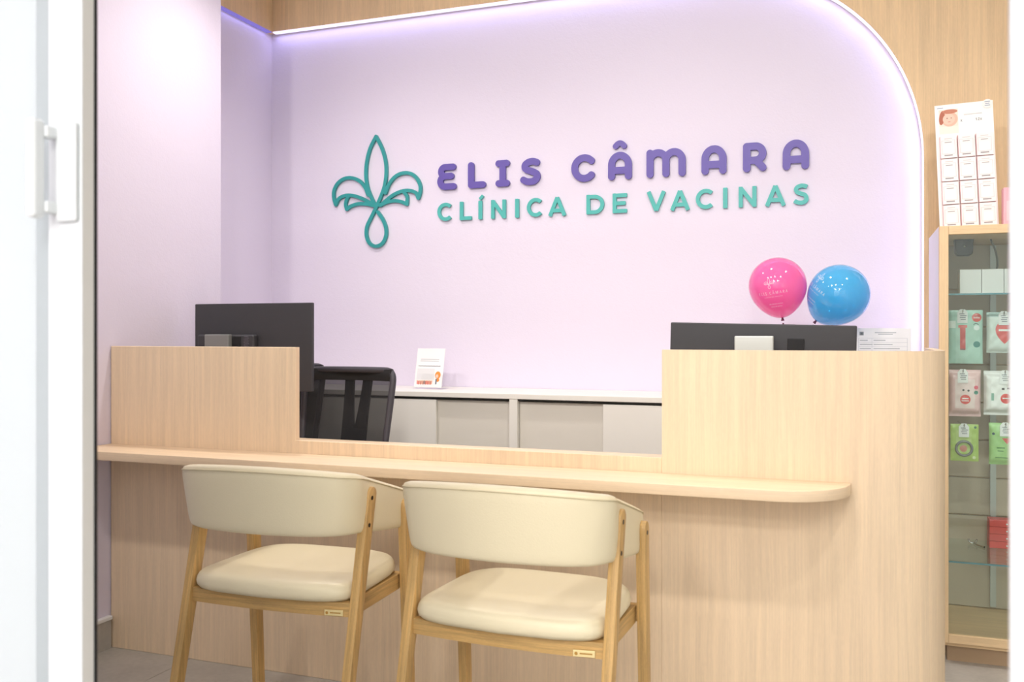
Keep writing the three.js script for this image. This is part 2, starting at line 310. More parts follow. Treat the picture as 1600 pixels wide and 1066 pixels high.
function makeChair(label, pos) {
  const t = thing('dining_chair', label, 'chair', pos, 0, 'cream chairs at the counter');
  // backrest band
  const half = [[0, 0.132], [0.09, 0.126], [0.17, 0.108], [0.215, 0.078], [0.23, 0.038], [0.23, 0], [0.229, -0.06], [0.227, -0.14], [0.224, -0.2], [0.22, -0.275]];
  const ctrl = [...half.slice(1).reverse().map(p => V3(-p[0], 0, p[1])), ...half.map(p => V3(p[0], 0, p[1]))];
  const curve = new THREE.CatmullRomCurve3(ctrl, false, 'centripetal'); const N = 96, rings = [], seamO = [], seamI = [];
  const topY = z => 0.692 + (z + 0.275) / 0.407 * 0.115, botY = z => 0.59 + Math.min(1, (z + 0.275) / 0.33) * 0.049;
  for (let i = 0; i <= N; i++) {
    const u = i / N, p = curve.getPointAt(u), tg = curve.getTangentAt(u), nx = -tg.z, nz = tg.x;   // inward or outward
    let ox = nx, oz = nz; if (ox * p.x + oz * (p.z + 0.15) < 0) { ox = -ox; oz = -oz; }
    const L = curve.getLength(), e = Math.min(u, 1 - u) * L, q = Math.min(1, e / 0.035), sh = Math.sqrt(Math.max(0.02, 1 - (1 - q) * (1 - q)));
    let yt = topY(p.z), yb = botY(p.z); const mid = (yt + yb) / 2, hh = (yt - yb) / 2 * (0.62 + 0.38 * sh); yt = mid + hh; yb = mid - hh;
    const lk = THREE.MathUtils.smoothstep(p.z, 0.015, 0.075), th = 0.0225 * (0.35 + 0.65 * sh), ring = [], K = 28;
    for (let k = 0; k < K; k++) {
      const a = 2 * Math.PI * k / K, ca = Math.cos(a), sa = Math.sin(a), pw = 0.34;
      const lx = Math.sign(ca) * Math.pow(Math.abs(ca), pw) * th, v = Math.sign(sa) * Math.pow(Math.abs(sa), 0.3);
      const crown = v > 0.86 ? (1 - (lx / th) * (lx / th)) * 0.006 : 0;
      const y = mid + v * hh + crown, lean = ((v + 1) / 2 * 0.022) * lk;
      ring.push([p.x + ox * (lx + lean), y, p.z + oz * (lx + lean)]);
    }
    rings.push(ring);
    const le = 0.021 * lk, o = th * 0.97 + le;
    seamO.push([p.x + ox * o, mid + hh * 0.93, p.z + oz * o]); seamI.push([p.x + ox * (le - th * 0.95), mid + hh * 0.95, p.z + oz * (le - th * 0.95)]);
  }
  const band = part('backrest', metricUV(fixWinding(loft(rings)), 'x'), MAT.cream, t);
  part('piping', tube(seamO.filter((_, i) => i % 2 === 0), 0.0016, 96, 6), MAT.creamSeam, band);
  part('piping', tube(seamI.filter((_, i) => i % 2 === 0), 0.0018, 96, 6), MAT.creamSeam, band);
  // seat cushion
  const outline = (s, a) => { // rounded trapezoid
    const ca = Math.cos(a), sa = Math.sin(a), n = sa > 0 ? 0.24 : 0.5; let x = Math.sign(ca) * Math.pow(Math.abs(ca), n), z = Math.sign(sa) * Math.pow(Math.abs(sa), n);
    const hw = 0.233 + 0.006 * z, zc = -0.097, hd = 0.19; const bulge = z > 0 ? (1 - x * x) * 0.028 * z : 0;
    return [x * hw * s, zc + (z * hd + bulge) * s];
  };
  const prof = [[0.55, 0.4685], [0.9, 0.4685], [0.965, 0.471], [0.992, 0.479], [1, 0.489], [0.992, 0.499], [0.972, 0.508], [0.94, 0.514], [0.87, 0.519], [0.7, 0.522], [0.45, 0.521], [0.2, 0.52]];
  const sr = prof.map(([s, y]) => { const r = []; for (let k = 0; k < 72; k++) { const a = 2 * Math.PI * k / 72, [x, z] = outline(s, a); r.push([x, y, z]); } return r; });
  part('seat', metricUV(fixWinding(loft(sr)), 'x'), MAT.cream, t);
  // legs
  for (const s of [-1, 1]) {
    const rl = part('leg', legGeo(s * 0.248, [0.0, 0.75], [0.18, 0], 0.042, 0.03, 0.025, true), MAT.legWood, t);
    const fl = part('leg', legGeo(s * 0.248, [-0.22, 0.681], [-0.258, 0], 0.044, 0.03, 0.025, true), MAT.legWood, t);
    for (const [leg, list] of [[rl, [[0.007, 0.722], [0.023, 0.655]]], [fl, [[-0.2215, 0.652]]]]) for (const [z, y] of list)
      part('screw', new THREE.CylinderGeometry(0.0055, 0.0055, 0.004, 14).rotateZ(Math.PI / 2).translate(s * 0.2595, y, z), MAT.screw, leg);
  }
  // rails
  const rear = (() => { const rr = []; for (let i = 0; i <= 20; i++) { const x = -0.235 + 0.47 * i / 20, z = 0.066 + 0.014 * (1 - (x / 0.24) ** 2), y0 = 0.432, y1 = 0.468; rr.push([[x, y0, z - 0.011], [x, y0, z + 0.011], [x, y1, z + 0.011], [x, y1, z - 0.011]]); } return metricUV(toCreasedNormals(fixWinding(loft(rr)), 0.6), 'x'); })();
  const rail = part('rail', rear, MAT.legWood, t);
  part('rail', box(-0.235, 0.235, 0.426, 0.468, -0.246, -0.226, 0.003, 'x'), MAT.legWood, t);
  for (const s of [-1, 1]) part('rail', box(s * 0.22 - 0.011, s * 0.22 + 0.011, 0.424, 0.468, -0.225, 0.052, 0.003, 'z'), MAT.legWood, t);
  const tg = part('maker_plate', new RoundedBoxGeometry(0.05, 0.015, 0.004, 2, 0.0015).rotateY(0.14).translate(0.193, 0.442, 0.0855), MAT.gold, t);
  part('print', new THREE.CircleGeometry(0.0038, 16).translate(0.176, 0.442, 0.0905), MAT.goldPrint, tg);
  part('print', new THREE.PlaneGeometry(0.028, 0.003).rotateY(0.14).translate(0.198, 0.4425, 0.0874), MAT.goldPrint, tg);
  return t;
}
makeChair('cream leather chair with wooden legs at the counter, nearer the display cabinet', [-0.741, 0, -2.042]).rotation.y = -0.03;
makeChair('cream leather chair with wooden legs at the counter, nearer the glass door', [-1.419, 0, -2.094]).rotation.y = 0.04;

// ------------------------------------------------------------------ low cabinet along the back wall
const CTOP = 0.89, ZCR = -3.62;
{
  const t = thing('low_cabinet', 'off-white low cabinet with sliding doors along the lavender wall', 'cabinet');
  const x0 = XR_ + 0.003, x1 = AX - 0.004;
  part('top', box(x0, x1, CTOP - 0.022, CTOP, ZB + 0.002, ZCR, 0.002), MAT.credenza, t);
  part('back_panel', box(x0, x1, 0.06, CTOP - 0.023, ZB + 0.004, ZB + 0.016), MAT.credenza, t);
  part('bottom', box(x0, x1, 0.06, 0.08, ZB + 0.017, ZCR - 0.003), MAT.credenza, t);
  part('plinth', box(x0, x1, 0, 0.059, ZB + 0.05, ZCR - 0.04), MAT.credenzaGap, t);
  const divs = [-2.745, -1.331, 0.08];
  divs.forEach(x => part('divider', box(x - 0.018, x + 0.018, 0.081, CTOP - 0.0225, ZB + 0.017, ZCR - 0.002, 0.0015), MAT.credenza, t));
  part('track', box(x0, x1, CTOP - 0.03, CTOP - 0.0225, ZB + 0.03, ZCR - 0.012), MAT.credenzaGap, t);
  const door = (xa, xb, front) => part('sliding_door', box(xa, xb, 0.083, CTOP - 0.034, ZCR - (front ? 0.024 : 0.046), ZCR - (front ? 0.006 : 0.028), 0.0015), front ? MAT.credenza : MAT.credenzaDoor, t);
  door(-2.725, -2.04, false); door(-2.36, -1.69, true); door(-2.02 + 0.0, -1.351, false); door(-1.311, -0.6, false); door(-0.944, -0.22, true); door(-0.5, 0.06, false);
}

// ------------------------------------------------------------------ raised lettering
function marching(sdf, x0, y0, x1, y1, cell) {
  const nx = Math.ceil((x1 - x0) / cell) + 1, ny = Math.ceil((y1 - y0) / cell) + 1, f = new Float64Array(nx * ny);
  for (let j = 0; j < ny; j++) for (let i = 0; i < nx; i++) f[j * nx + i] = sdf(x0 + i * cell, y0 + j * cell) + 1e-9;
  const next = new Map(), pt = new Map();
  const H = (i, j) => { const k = 'h' + i + ',' + j; if (!pt.has(k)) { const a = f[j * nx + i], b = f[j * nx + i + 1]; pt.set(k, new THREE.Vector2(x0 + (i + a / (a - b)) * cell, y0 + j * cell)); } return k; };
  const W = (i, j) => { const k = 'v' + i + ',' + j; if (!pt.has(k)) { const a = f[j * nx + i], b = f[(j + 1) * nx + i]; pt.set(k, new THREE.Vector2(x0 + i * cell, y0 + (j + a / (a - b)) * cell)); } return k; };
  const T = { 1: ['BL'], 2: ['RB'], 3: ['RL'], 4: ['TR'], 5: ['BL', 'TR'], 6: ['TB'], 7: ['TL'], 8: ['LT'], 9: ['BT'], 10: ['RB', 'LT'], 11: ['RT'], 12: ['LR'], 13: ['BR'], 14: ['LB'] };
  for (let j = 0; j + 1 < ny; j++) for (let i = 0; i + 1 < nx; i++) {
    const c = (f[j * nx + i] < 0 ? 1 : 0) | (f[j * nx + i + 1] < 0 ? 2 : 0) | (f[(j + 1) * nx + i + 1] < 0 ? 4 : 0) | (f[(j + 1) * nx + i] < 0 ? 8 : 0);
    const e = q => q === 'B' ? H(i, j) : q === 'T' ? H(i, j + 1) : q === 'L' ? W(i, j) : W(i + 1, j);
    for (const s of T[c] || []) next.set(e(s[0]), e(s[1]));
  }
  const loops = []; while (next.size) { let k = next.keys().next().value; const start = k, l = []; do { l.push(pt.get(k)); const n = next.get(k); next.delete(k); k = n; } while (k !== undefined && k !== start); if (l.length > 4) loops.push(simplify(l, cell * 0.06)); }
  // inside lies on the left: outer loops run counter-clockwise
  const outers = loops.filter(l => THREE.ShapeUtils.area(l) > 0), holes = loops.filter(l => THREE.ShapeUtils.area(l) < 0);
  const inside = (p, l) => { let r = false; for (let i = 0, j = l.length - 1; i < l.length; j = i++) if ((l[i].y > p.y) !== (l[j].y > p.y) && p.x < (l[j].x - l[i].x) * (p.y - l[i].y) / (l[j].y - l[i].y) + l[i].x) r = !r; return r; };
  return outers.map(o => { const s = new THREE.Shape(o); holes.filter(h => inside(h[0], o)).forEach(h => s.holes.push(new THREE.Path(h))); return s; });
}
function simplify(l, tol) { // Douglas-Peucker on a closed loop
  let far = 0, fd = -1; l.forEach((p, i) => { const d = p.distanceTo(l[0]); if (d > fd) { fd = d; far = i; } });
  const dp = (a) => { if (a.length < 3) return a; let m = 0, mi = 0; const A = a[0], B = a[a.length - 1], dx = B.x - A.x, dy = B.y - A.y, L = Math.hypot(dx, dy) || 1e-9; for (let i = 1; i + 1 < a.length; i++) { const d = Math.abs((a[i].x - A.x) * dy - (a[i].y - A.y) * dx) / L; if (d > m) { m = d; mi = i; } } return m < tol ? [A, B] : dp(a.slice(0, mi + 1)).slice(0, -1).concat(dp(a.slice(mi))); };
  const r = dp(l.slice(0, far + 1)).slice(0, -1).concat(dp(l.slice(far).concat([l[0]])).slice(0, -1)); return r.filter((p, i) => p.distanceTo(r[(i + 1) % r.length]) > 1e-5);
}
function strokeSDF(strokes) { // each {p:[[x,y]...], r, butt}
  return (x, y) => {
    let best = 1e9;
    for (const s of strokes) {
      let d = 1e9, over = -1; const n = s.p.length;
      for (let i = 0; i + 1 < n; i++) {
        const ax = s.p[i][0], ay = s.p[i][1], bx = s.p[i + 1][0], by = s.p[i + 1][1], dx = bx - ax, dy = by - ay, L = Math.hypot(dx, dy); if (L < 1e-9) continue;
        const tt = ((x - ax) * dx + (y - ay) * dy) / L, tc = Math.max(0, Math.min(L, tt)), q = Math.hypot(x - ax - dx / L * tc, y - ay - dy / L * tc);
        if (q < d) { d = q; over = -1; if (s.butt) { if (i === 0 && tt < 0) over = -tt; if (i === n - 2 && tt > L) over = tt - L; } }
      }
      const v = Math.max(d - s.r, over > 0 ? over : -1e9); if (v < best) best = v;
    }
    return best;
  };
}
function smoothPath(pts, n = 40) { const c = new THREE.CatmullRomCurve3(pts.map(p => V3(p[0], p[1], 0)), false, 'centripetal'); return c.getPoints(n).map(p => [p.x, p.y]); }
function arc(cx, cy, rx, ry, a0, a1, n = 22) { const r = []; for (let i = 0; i <= n; i++) { const a = (a0 + (a1 - a0) * i / n) * Math.PI / 180; r.push([cx + rx * Math.cos(a), cy + ry * Math.sin(a)]); } return r; }
function extrudeStrokes(strokes, z, depth, cell, bevel = 0) {
  let x0 = 1e9, y0 = 1e9, x1 = -1e9, y1 = -1e9; strokes.forEach(s => s.p.forEach(p => { x0 = Math.min(x0, p[0] - s.r); x1 = Math.max(x1, p[0] + s.r); y0 = Math.min(y0, p[1] - s.r); y1 = Math.max(y1, p[1] + s.r); }));
  const sh = marching(strokeSDF(strokes), x0 - 2 * cell, y0 - 2 * cell, x1 + 2 * cell, y1 + 2 * cell, cell);
  const g = new THREE.ExtrudeGeometry(sh, { depth: depth - bevel, bevelEnabled: bevel > 0, bevelThickness: bevel, bevelSize: bevel, bevelOffset: -bevel, bevelSegments: 1, curveSegments: 1 });
  g.translate(0, 0, z); return toCreasedNormals(g, 0.6);
}
// rounded display capitals, unit height, strokes inside 0..w
const RR = 0.125;
const ROUND = {
  E: [0.81, [[...arc(0.33, 0.70, 0.17, 0.175, 90, 270, 16)].reverse().concat([]), [[0.33, 0.875], [0.66, 0.875]], [[0.33, 0.525], [0.58, 0.525]], [...arc(0.33, 0.325, 0.205, 0.2, 90, 270, 16)], [[0.33, 0.125], [0.68, 0.125]]]],
  L: [0.74, [[[0.125, 0.875], [0.125, 0.125], [0.61, 0.125]]]],
  I: [0.58, [[[0.125, 0.875], [0.455, 0.875]], [[0.29, 0.875], [0.29, 0.125]], [[0.125, 0.125], [0.455, 0.125]]]],
  S: [0.8, [smoothPath([[0.655, 0.83], [0.53, 0.872], [0.36, 0.86], [0.2, 0.76], [0.19, 0.64], [0.3, 0.56], [0.48, 0.5], [0.64, 0.41], [0.665, 0.27], [0.56, 0.15], [0.4, 0.122], [0.25, 0.14], [0.13, 0.2]], 50)]],
  C: [0.9, [arc(0.5, 0.5, 0.375, 0.375, 44, 316, 40)]],
  A: [0.87, [[[0.125, 0.125], [0.125, 0.5], ...arc(0.435, 0.53, 0.31, 0.345, 180, 0, 30), [0.745, 0.5], [0.745, 0.125]], [[0.125, 0.335], [0.745, 0.335]]]],
  M: [1.4, [[[0.125, 0.875], [0.125, 0.125]], [[0.125, 0.84], [0.3, 0.84]], [...arc(0.4125, 0.585, 0.2875, 0.29, 150, 0, 22), [0.7, 0.125]], [...arc(0.9875, 0.585, 0.2875, 0.29, 180, 0, 26), [1.275, 0.125]]]],
  R: [0.83, [[[0.125, 0.875], [0.125, 0.125]], [[0.125, 0.875], ...arc(0.42, 0.635, 0.25, 0.24, 90, -90, 22), [0.125, 0.395]], [[0.45, 0.39], [0.67, 0.14]]]],
};
const PURPLE = [['E', -1.8507, -1.7509], ['L', -1.6918, -1.6009], ['I', -1.5527, -1.4828], ['S', -1.4308, -1.3329], ['C', -1.1848, -1.0762], ['A', -1.0145, -0.9072, true], ['M', -0.8415, -0.6708], ['A', -0.6023, -0.497], ['R', -0.4279, -0.3284], ['A', -0.2665, -0.1623]];
const ZL0 = ZB + 0.002, LD = 0.013;
{
  const t = thing('name_lettering', 'raised purple rounded letters reading ELIS CÂMARA on the lavender wall', 'sign');
  const h = 0.1235, y0 = 1.826;
  for (const [c, xa, xb, hat] of PURPLE) {
    const [w, st] = ROUND[c], sx = (xb - xa) / w;
    const map = s => ({ p: s.map(([x, y]) => [xa + x * sx, y0 + y * h]), r: 0.125 * h * (c === 'I' || c === 'L' || c === 'E' ? 0.98 : 1.0) });
    part('letter', extrudeStrokes(st.map(map), ZL0, LD, 0.0022), MAT.purple, t);
    if (hat) part('circumflex', extrudeStrokes([{ p: smoothPath([[-0.9805, 1.9755], [-0.972, 1.984], [-0.9612, 1.988], [-0.95, 1.984], [-0.942, 1.9755]], 16), r: 0.0125 }], ZL0, LD, 0.002), MAT.purple, t);
  }
}
// geometric capitals with flat ends
const BR = 0.098;
const GEO = {
  C: [0.92, [arc(0.5, 0.5, 0.402, 0.402, 46, 314, 36)]],
  L: [0.68, [[[BR, 1], [BR, 0]], [[0, BR], [0.68, BR]]]],
  I: [2 * BR, [[[BR, 1], [BR, 0]]]],
  N: [0.85, [[[BR, 0], [BR, 1]], [[0.75, 0], [0.75, 1]], [[0.11, 0.93], [0.74, 0.07]]]],
  A: [0.99, [[[0.1, 0], [0.495, 0.965]], [[0.89, 0], [0.495, 0.965]], [[0.25, 0.28], [0.74, 0.28]]]],
  D: [0.94, [[[BR, 0], [BR, 1]], [[BR, 1 - BR], [0.42, 1 - BR], ...arc(0.44, 0.5, 0.402, 0.402, 90, -90, 30), [0.42, BR], [BR, BR]]]],
  E: [0.73, [[[BR, 0], [BR, 1]], [[0, 1 - BR], [0.73, 1 - BR]], [[0, 0.5], [0.66, 0.5]], [[0, BR], [0.73, BR]]]],
  V: [0.99, [[[0.1, 1], [0.495, 0.035]], [[0.89, 1], [0.495, 0.035]]]],
  S: [0.73, [smoothPath([[0.64, 0.845], [0.52, 0.895], [0.37, 0.905], [0.2, 0.845], [0.135, 0.73], [0.2, 0.61], [0.36, 0.53], [0.53, 0.465], [0.61, 0.34], [0.6, 0.2], [0.47, 0.105], [0.33, 0.093], [0.17, 0.13], [0.07, 0.2]], 50)]],
};
const TEAL = [['C', -1.8507, -1.7724], ['L', -1.7344, -1.6754], ['I', -1.6397, -1.6202, true], ['N', -1.5751, -1.5018], ['I', -1.456, -1.4371], ['C', -1.398, -1.3206], ['A', -1.296, -1.2092], ['D', -1.1148, -1.0332], ['E', -0.994, -0.9303], ['V', -0.8415, -0.757], ['A', -0.7385, -0.6516], ['C', -0.6269, -0.5481], ['I', -0.5104, -0.4944], ['N', -0.4465, -0.3727], ['A', -0.3388, -0.2537], ['S', -0.2256, -0.1623]];
{
  const t = thing('subtitle_lettering', 'raised teal capital letters reading CLÍNICA DE VACINAS under the purple name', 'sign');
  const h = 0.0862, y0 = 1.679;
  for (const [c, xa, xb, acc] of TEAL) {
    const [w, st] = GEO[c], sx = (xb - xa) / w;
    part('letter', extrudeStrokes(st.map(s => ({ p: s.map(([x, y]) => [xa + x * sx, y0 + y * h]), r: BR * h * (c === 'I' ? 1.08 : 1), butt: true })), ZL0, LD * 0.9, 0.0016), MAT.teal, t);
    if (acc) part('acute_accent', extrudeStrokes([{ p: [[-1.6325, 1.7735], [-1.6165, 1.7895]], r: 0.0068, butt: true }], ZL0, LD * 0.9, 0.0014), MAT.teal, t);
  }
}
const EMBLEM = [
  [[-2.181, 2.108], [-2.213, 2.053], [-2.232, 1.988], [-2.237, 1.917], [-2.228, 1.862], [-2.209, 1.814], [-2.185, 1.769]],
  [[-2.181, 2.108], [-2.149, 2.049], [-2.129, 1.985], [-2.125, 1.926], [-2.134, 1.864], [-2.153, 1.815], [-2.178, 1.765], [-2.208, 1.712], [-2.232, 1.666], [-2.234, 1.622], [-2.216, 1.585], [-2.181, 1.57], [-2.147, 1.583], [-2.127, 1.619], [-2.127, 1.658], [-2.144, 1.7], [-2.172, 1.738]],
  [[-2.225, 1.824], [-2.241, 1.861], [-2.274, 1.896], [-2.318, 1.913], [-2.363, 1.91], [-2.399, 1.887], [-2.417, 1.855], [-2.418, 1.818], [-2.407, 1.784]],
  [[-2.407, 1.784], [-2.39, 1.813], [-2.354, 1.827], [-2.309, 1.825], [-2.259, 1.808], [-2.219, 1.788], [-2.188, 1.77]],
  [[-2.336, 1.822], [-2.346, 1.805], [-2.351, 1.783], [-2.345, 1.759]], [[-2.345, 1.759], [-2.324, 1.772], [-2.284, 1.782], [-2.241, 1.78], [-2.193, 1.77]],
  [[-2.129, 1.828], [-2.109, 1.871], [-2.074, 1.906], [-2.031, 1.92], [-1.988, 1.913], [-1.956, 1.885], [-1.941, 1.85], [-1.943, 1.819], [-1.952, 1.794]],
  [[-1.952, 1.794], [-1.962, 1.818], [-1.997, 1.833], [-2.04, 1.832], [-2.083, 1.818], [-2.122, 1.794], [-2.155, 1.77]],
  [[-2.029, 1.828], [-2.012, 1.805], [-2.013, 1.768]], [[-2.013, 1.768], [-2.044, 1.782], [-2.083, 1.788], [-2.122, 1.783], [-2.16, 1.77]]];
{
  const t = thing('emblem', 'raised teal line drawing of a lily emblem left of the purple name', 'sign');
  part('outline', extrudeStrokes(EMBLEM.map(p => ({ p: smoothPath(p, 60), r: 0.0085 })), ZL0, LD, 0.0024), MAT.tealDark, t);
}

// ------------------------------------------------------------------ monitors
function makeMonitor(label, pos, roll, turn, w, h, side) {
  const t = thing('computer_monitor', label, 'monitor', pos, turn);        // origin on the desk under the stand; back faces +z
  const yb = side.yb, cy = yb + h / 2, p = new THREE.Group();
  const rot = g => g.translate(0, -cy, 0).rotateZ(roll).translate(0, cy, 0);
  part('back_cover', rot(new RoundedBoxGeometry(w, h, 0.016, 2, 0.004).translate(0, cy, 0)), MAT.blackMatte, t);
  part('screen', rot(new THREE.BoxGeometry(w - 0.014, h - 0.02, 0.002).translate(0, cy + 0.004, -0.009)), MAT.blackSoft, t);
  const hs = part('housing', rot(new RoundedBoxGeometry(side.hw, side.hh, 0.03, 3, 0.008).translate(side.hx, side.hy, 0.022)), MAT.blackMatte, t);
  if (side.vent) {
    const g = []; for (let i = 0; i < 4; i++) for (let j = 0; j < 10; j++) g.push(new THREE.CylinderGeometry(0.0018, 0.0018, 0.003, 8).rotateX(Math.PI / 2).translate(side.vent[0] + i * 0.0055 + (j % 2) * 0.0027, side.vent[1] - j * 0.0055, 0.0375));
    part('vent', mergeGeometries(g), MAT.plasticGrey, hs);
  }
  part('port_cover', rot(new RoundedBoxGeometry(side.pw, 0.07, 0.006, 2, 0.002).translate(side.px, side.py || side.hy + side.hh / 2 - 0.042, side.pz || 0.038)), MAT.blackSoft, hs);
  part('stand_neck', new RoundedBoxGeometry(side.nw, side.nTop - 0.012, 0.024, 3, 0.004).translate(side.nx, (side.nTop - 0.012) / 2 + 0.012, 0.052), side.nm, t);
  part('stand_base', new RoundedBoxGeometry(0.23, 0.012, 0.14, 3, 0.005).translate(side.nx, 0.006, 0.03), side.nm, t);
  return t;
}
const DESK = 0.737;
makeMonitor('black monitor with a grey stand standing behind the left tall end of the counter', [-2.19, DESK, -3.015], 0, -0.02, 0.552, 0.338, { yb: 0.187, hw: 0.27, hh: 0.2, hx: -0.105, hy: 0.303, vent: [-0.012, 0.395], pw: 0.034, px: -0.047, nw: 0.115, nTop: 0.404, nx: -0.125, nm: MAT.silverDark });
makeMonitor('black monitor with a pale stand behind the right tall end, under the balloons', [-0.262, DESK, -2.905], -0.022, 0, 0.552, 0.325, { yb: 0.113, hw: 0.3, hh: 0.16, hx: 0.02, hy: 0.25, vent: null, pw: 0.048, px: 0.104, py: 0.36, pz: 0.0115, nw: 0.114, nTop: 0.401, nx: -0.012, nm: MAT.silver });

// ------------------------------------------------------------------ office chairs
function officeChair(label, pos, turn, arms) {        // faces +z
  const t = thing('office_chair', label, 'office chair', pos, turn, 'mesh office chairs behind the counter');
  const w = 0.195, y0 = 0.53, y1 = 1.0, rec = (y) => -(y - 0.7) * 0.2, wv = y => w * (0.88 + 0.12 * Math.min(1, (y - y0) / (y1 - y0) * 1.3));
  const curveZ = (x, y) => rec(y) - 0.05 + 0.05 * (x / w) * (x / w);
  const loopPts = []; const rc = 0.035;
  const corner = (cx, cy, a0) => { for (let k = 0; k <= 5; k++) { const a = a0 + k / 5 * Math.PI / 2; loopPts.push([cx + rc * Math.cos(a), cy + rc * Math.sin(a)]); } };
  corner(w - rc, y1 - rc, 0); corner(-w + rc, y1 - rc, Math.PI / 2); corner(-w * 0.88 + rc, y0 + rc, Math.PI); corner(w * 0.88 - rc, y0 + rc, 1.5 * Math.PI);
  part('back_frame', tube(loopPts.map(([x, y]) => [x, y, curveZ(x, y)]), 0.0125, 140, 10, true), MAT.frameGrey, t);
  // top rail, broad and dark
  { const r = []; for (let i = 0; i <= 20; i++) { const x = (i / 20 * 2 - 1) * (w - 0.008), z0 = curveZ(x, 0.985); r.push([[x, 0.96, z0 + 0.014], [x, 1.004, z0 + 0.012], [x, 1.008, z0], [x, 1.004, z0 - 0.012], [x, 0.96, z0 - 0.006]]); } part('top_rail', fixWinding(loft(r)), MAT.blackSoft, t); }
  const mg = new THREE.PlaneGeometry(1, 1, 24, 24); { const p = mg.attributes.position; for (let i = 0; i < p.count; i++) { const y = y0 + (p.getY(i) + 0.5) * (y1 - y0 - 0.01), x = p.getX(i) * 2 * (wv(y) - 0.004); p.setXYZ(i, x, y, curveZ(x, y) + 0.004); } mg.computeVertexNormals(); }
  part('mesh_back', mg, MAT.mesh, t);
  // forked spine behind the mesh
  const bar = (pts, wd) => { const r = pts.map(([x, y, q]) => { const z = curveZ(x, y) - 0.035; return [[x - q, y, z - 0.01], [x + q, y, z - 0.01], [x + q, y, z + 0.01], [x - q, y, z + 0.01]]; }); return fixWinding(loft(r)); };
  const sp = part('spine', mergeGeometries([bar([[0, 0.45, 0.05], [0, 0.62, 0.052], [0.0, 0.775, 0.052]]), bar([[-0.028, 0.77, 0.024], [-0.033, 0.84, 0.0195], [-0.037, 0.9, 0.0175], [-0.041, 0.97, 0.017]]), bar([[0.028, 0.77, 0.024], [0.033, 0.84, 0.0195], [0.037, 0.9, 0.0175], [0.041, 0.97, 0.017]])]), MAT.blackSoft, t);
  const seatR = [[0.6, 0.41], [0.95, 0.412], [1, 0.43], [1, 0.455], [0.95, 0.472], [0.8, 0.478], [0.3, 0.476]].map(([s, y]) => { const r = []; for (let k = 0; k < 48; k++) { const a = 2 * Math.PI * k / 48, c = Math.cos(a), q = Math.sin(a); r.push([Math.sign(c) * Math.pow(Math.abs(c), 0.5) * 0.235 * s, y, 0.2 + Math.sign(q) * Math.pow(Math.abs(q), 0.5) * 0.225 * s]); } return r; });
  part('seat', fixWinding(loft(seatR)), MAT.blackSoft, t);
  part('spine_bracket', tube([[0, 0.46, -0.055], [0, 0.4, -0.02], [0, 0.395, 0.12]], 0.02, 20, 8), MAT.blackSoft, t);
  if (arms) for (const s of [-1, 1]) {
    const p = part('armrest', tube([[s * 0.23, 0.42, 0.12], [s * 0.245, 0.5, 0.1], [s * 0.245, 0.6, 0.09], [s * 0.245, 0.66, 0.08]], 0.014, 24, 8), MAT.blackSoft, t);
    part('arm_pad', new RoundedBoxGeometry(0.075, 0.024, 0.2, 3, 0.01).translate(s * 0.235, 0.672, 0.08), MAT.plasticGrey, p);
  }
  part('gas_column', mergeGeometries([cyl(0.028, 0.028, 0.16, 0, 0.09, 0.18), cyl(0.02, 0.02, 0.17, 0, 0.24, 0.18)]), MAT.black, t);
  for (let k = 0; k < 5; k++) {
    const a = k / 5 * 2 * Math.PI + 0.3, c = Math.cos(a), s = Math.sin(a);
    const leg = part('base_arm', tube([[0, 0.115, 0.18], [c * 0.1, 0.11, 0.18 + s * 0.1], [c * 0.19, 0.075, 0.18 + s * 0.19]], 0.014, 10, 8), MAT.black, t);
    part('caster', new THREE.CylinderGeometry(0.026, 0.026, 0.036, 18).rotateZ(Math.PI / 2).rotateY(a).translate(c * 0.19, 0.026, 0.18 + s * 0.19), MAT.blackSoft, leg);
    part('caster_stem', cyl(0.008, 0.008, 0.04, c * 0.19, 0.045, 0.18 + s * 0.19, 10), MAT.black, leg);
  }
  return t;
}
officeChair('black mesh office chair with forked spine beside the left monitor', [-1.845, 0, -3.1], 0, true);
officeChair('black mesh office chair mostly hidden behind the left monitor', [-2.345, 0, -3.4], 0.05, false);

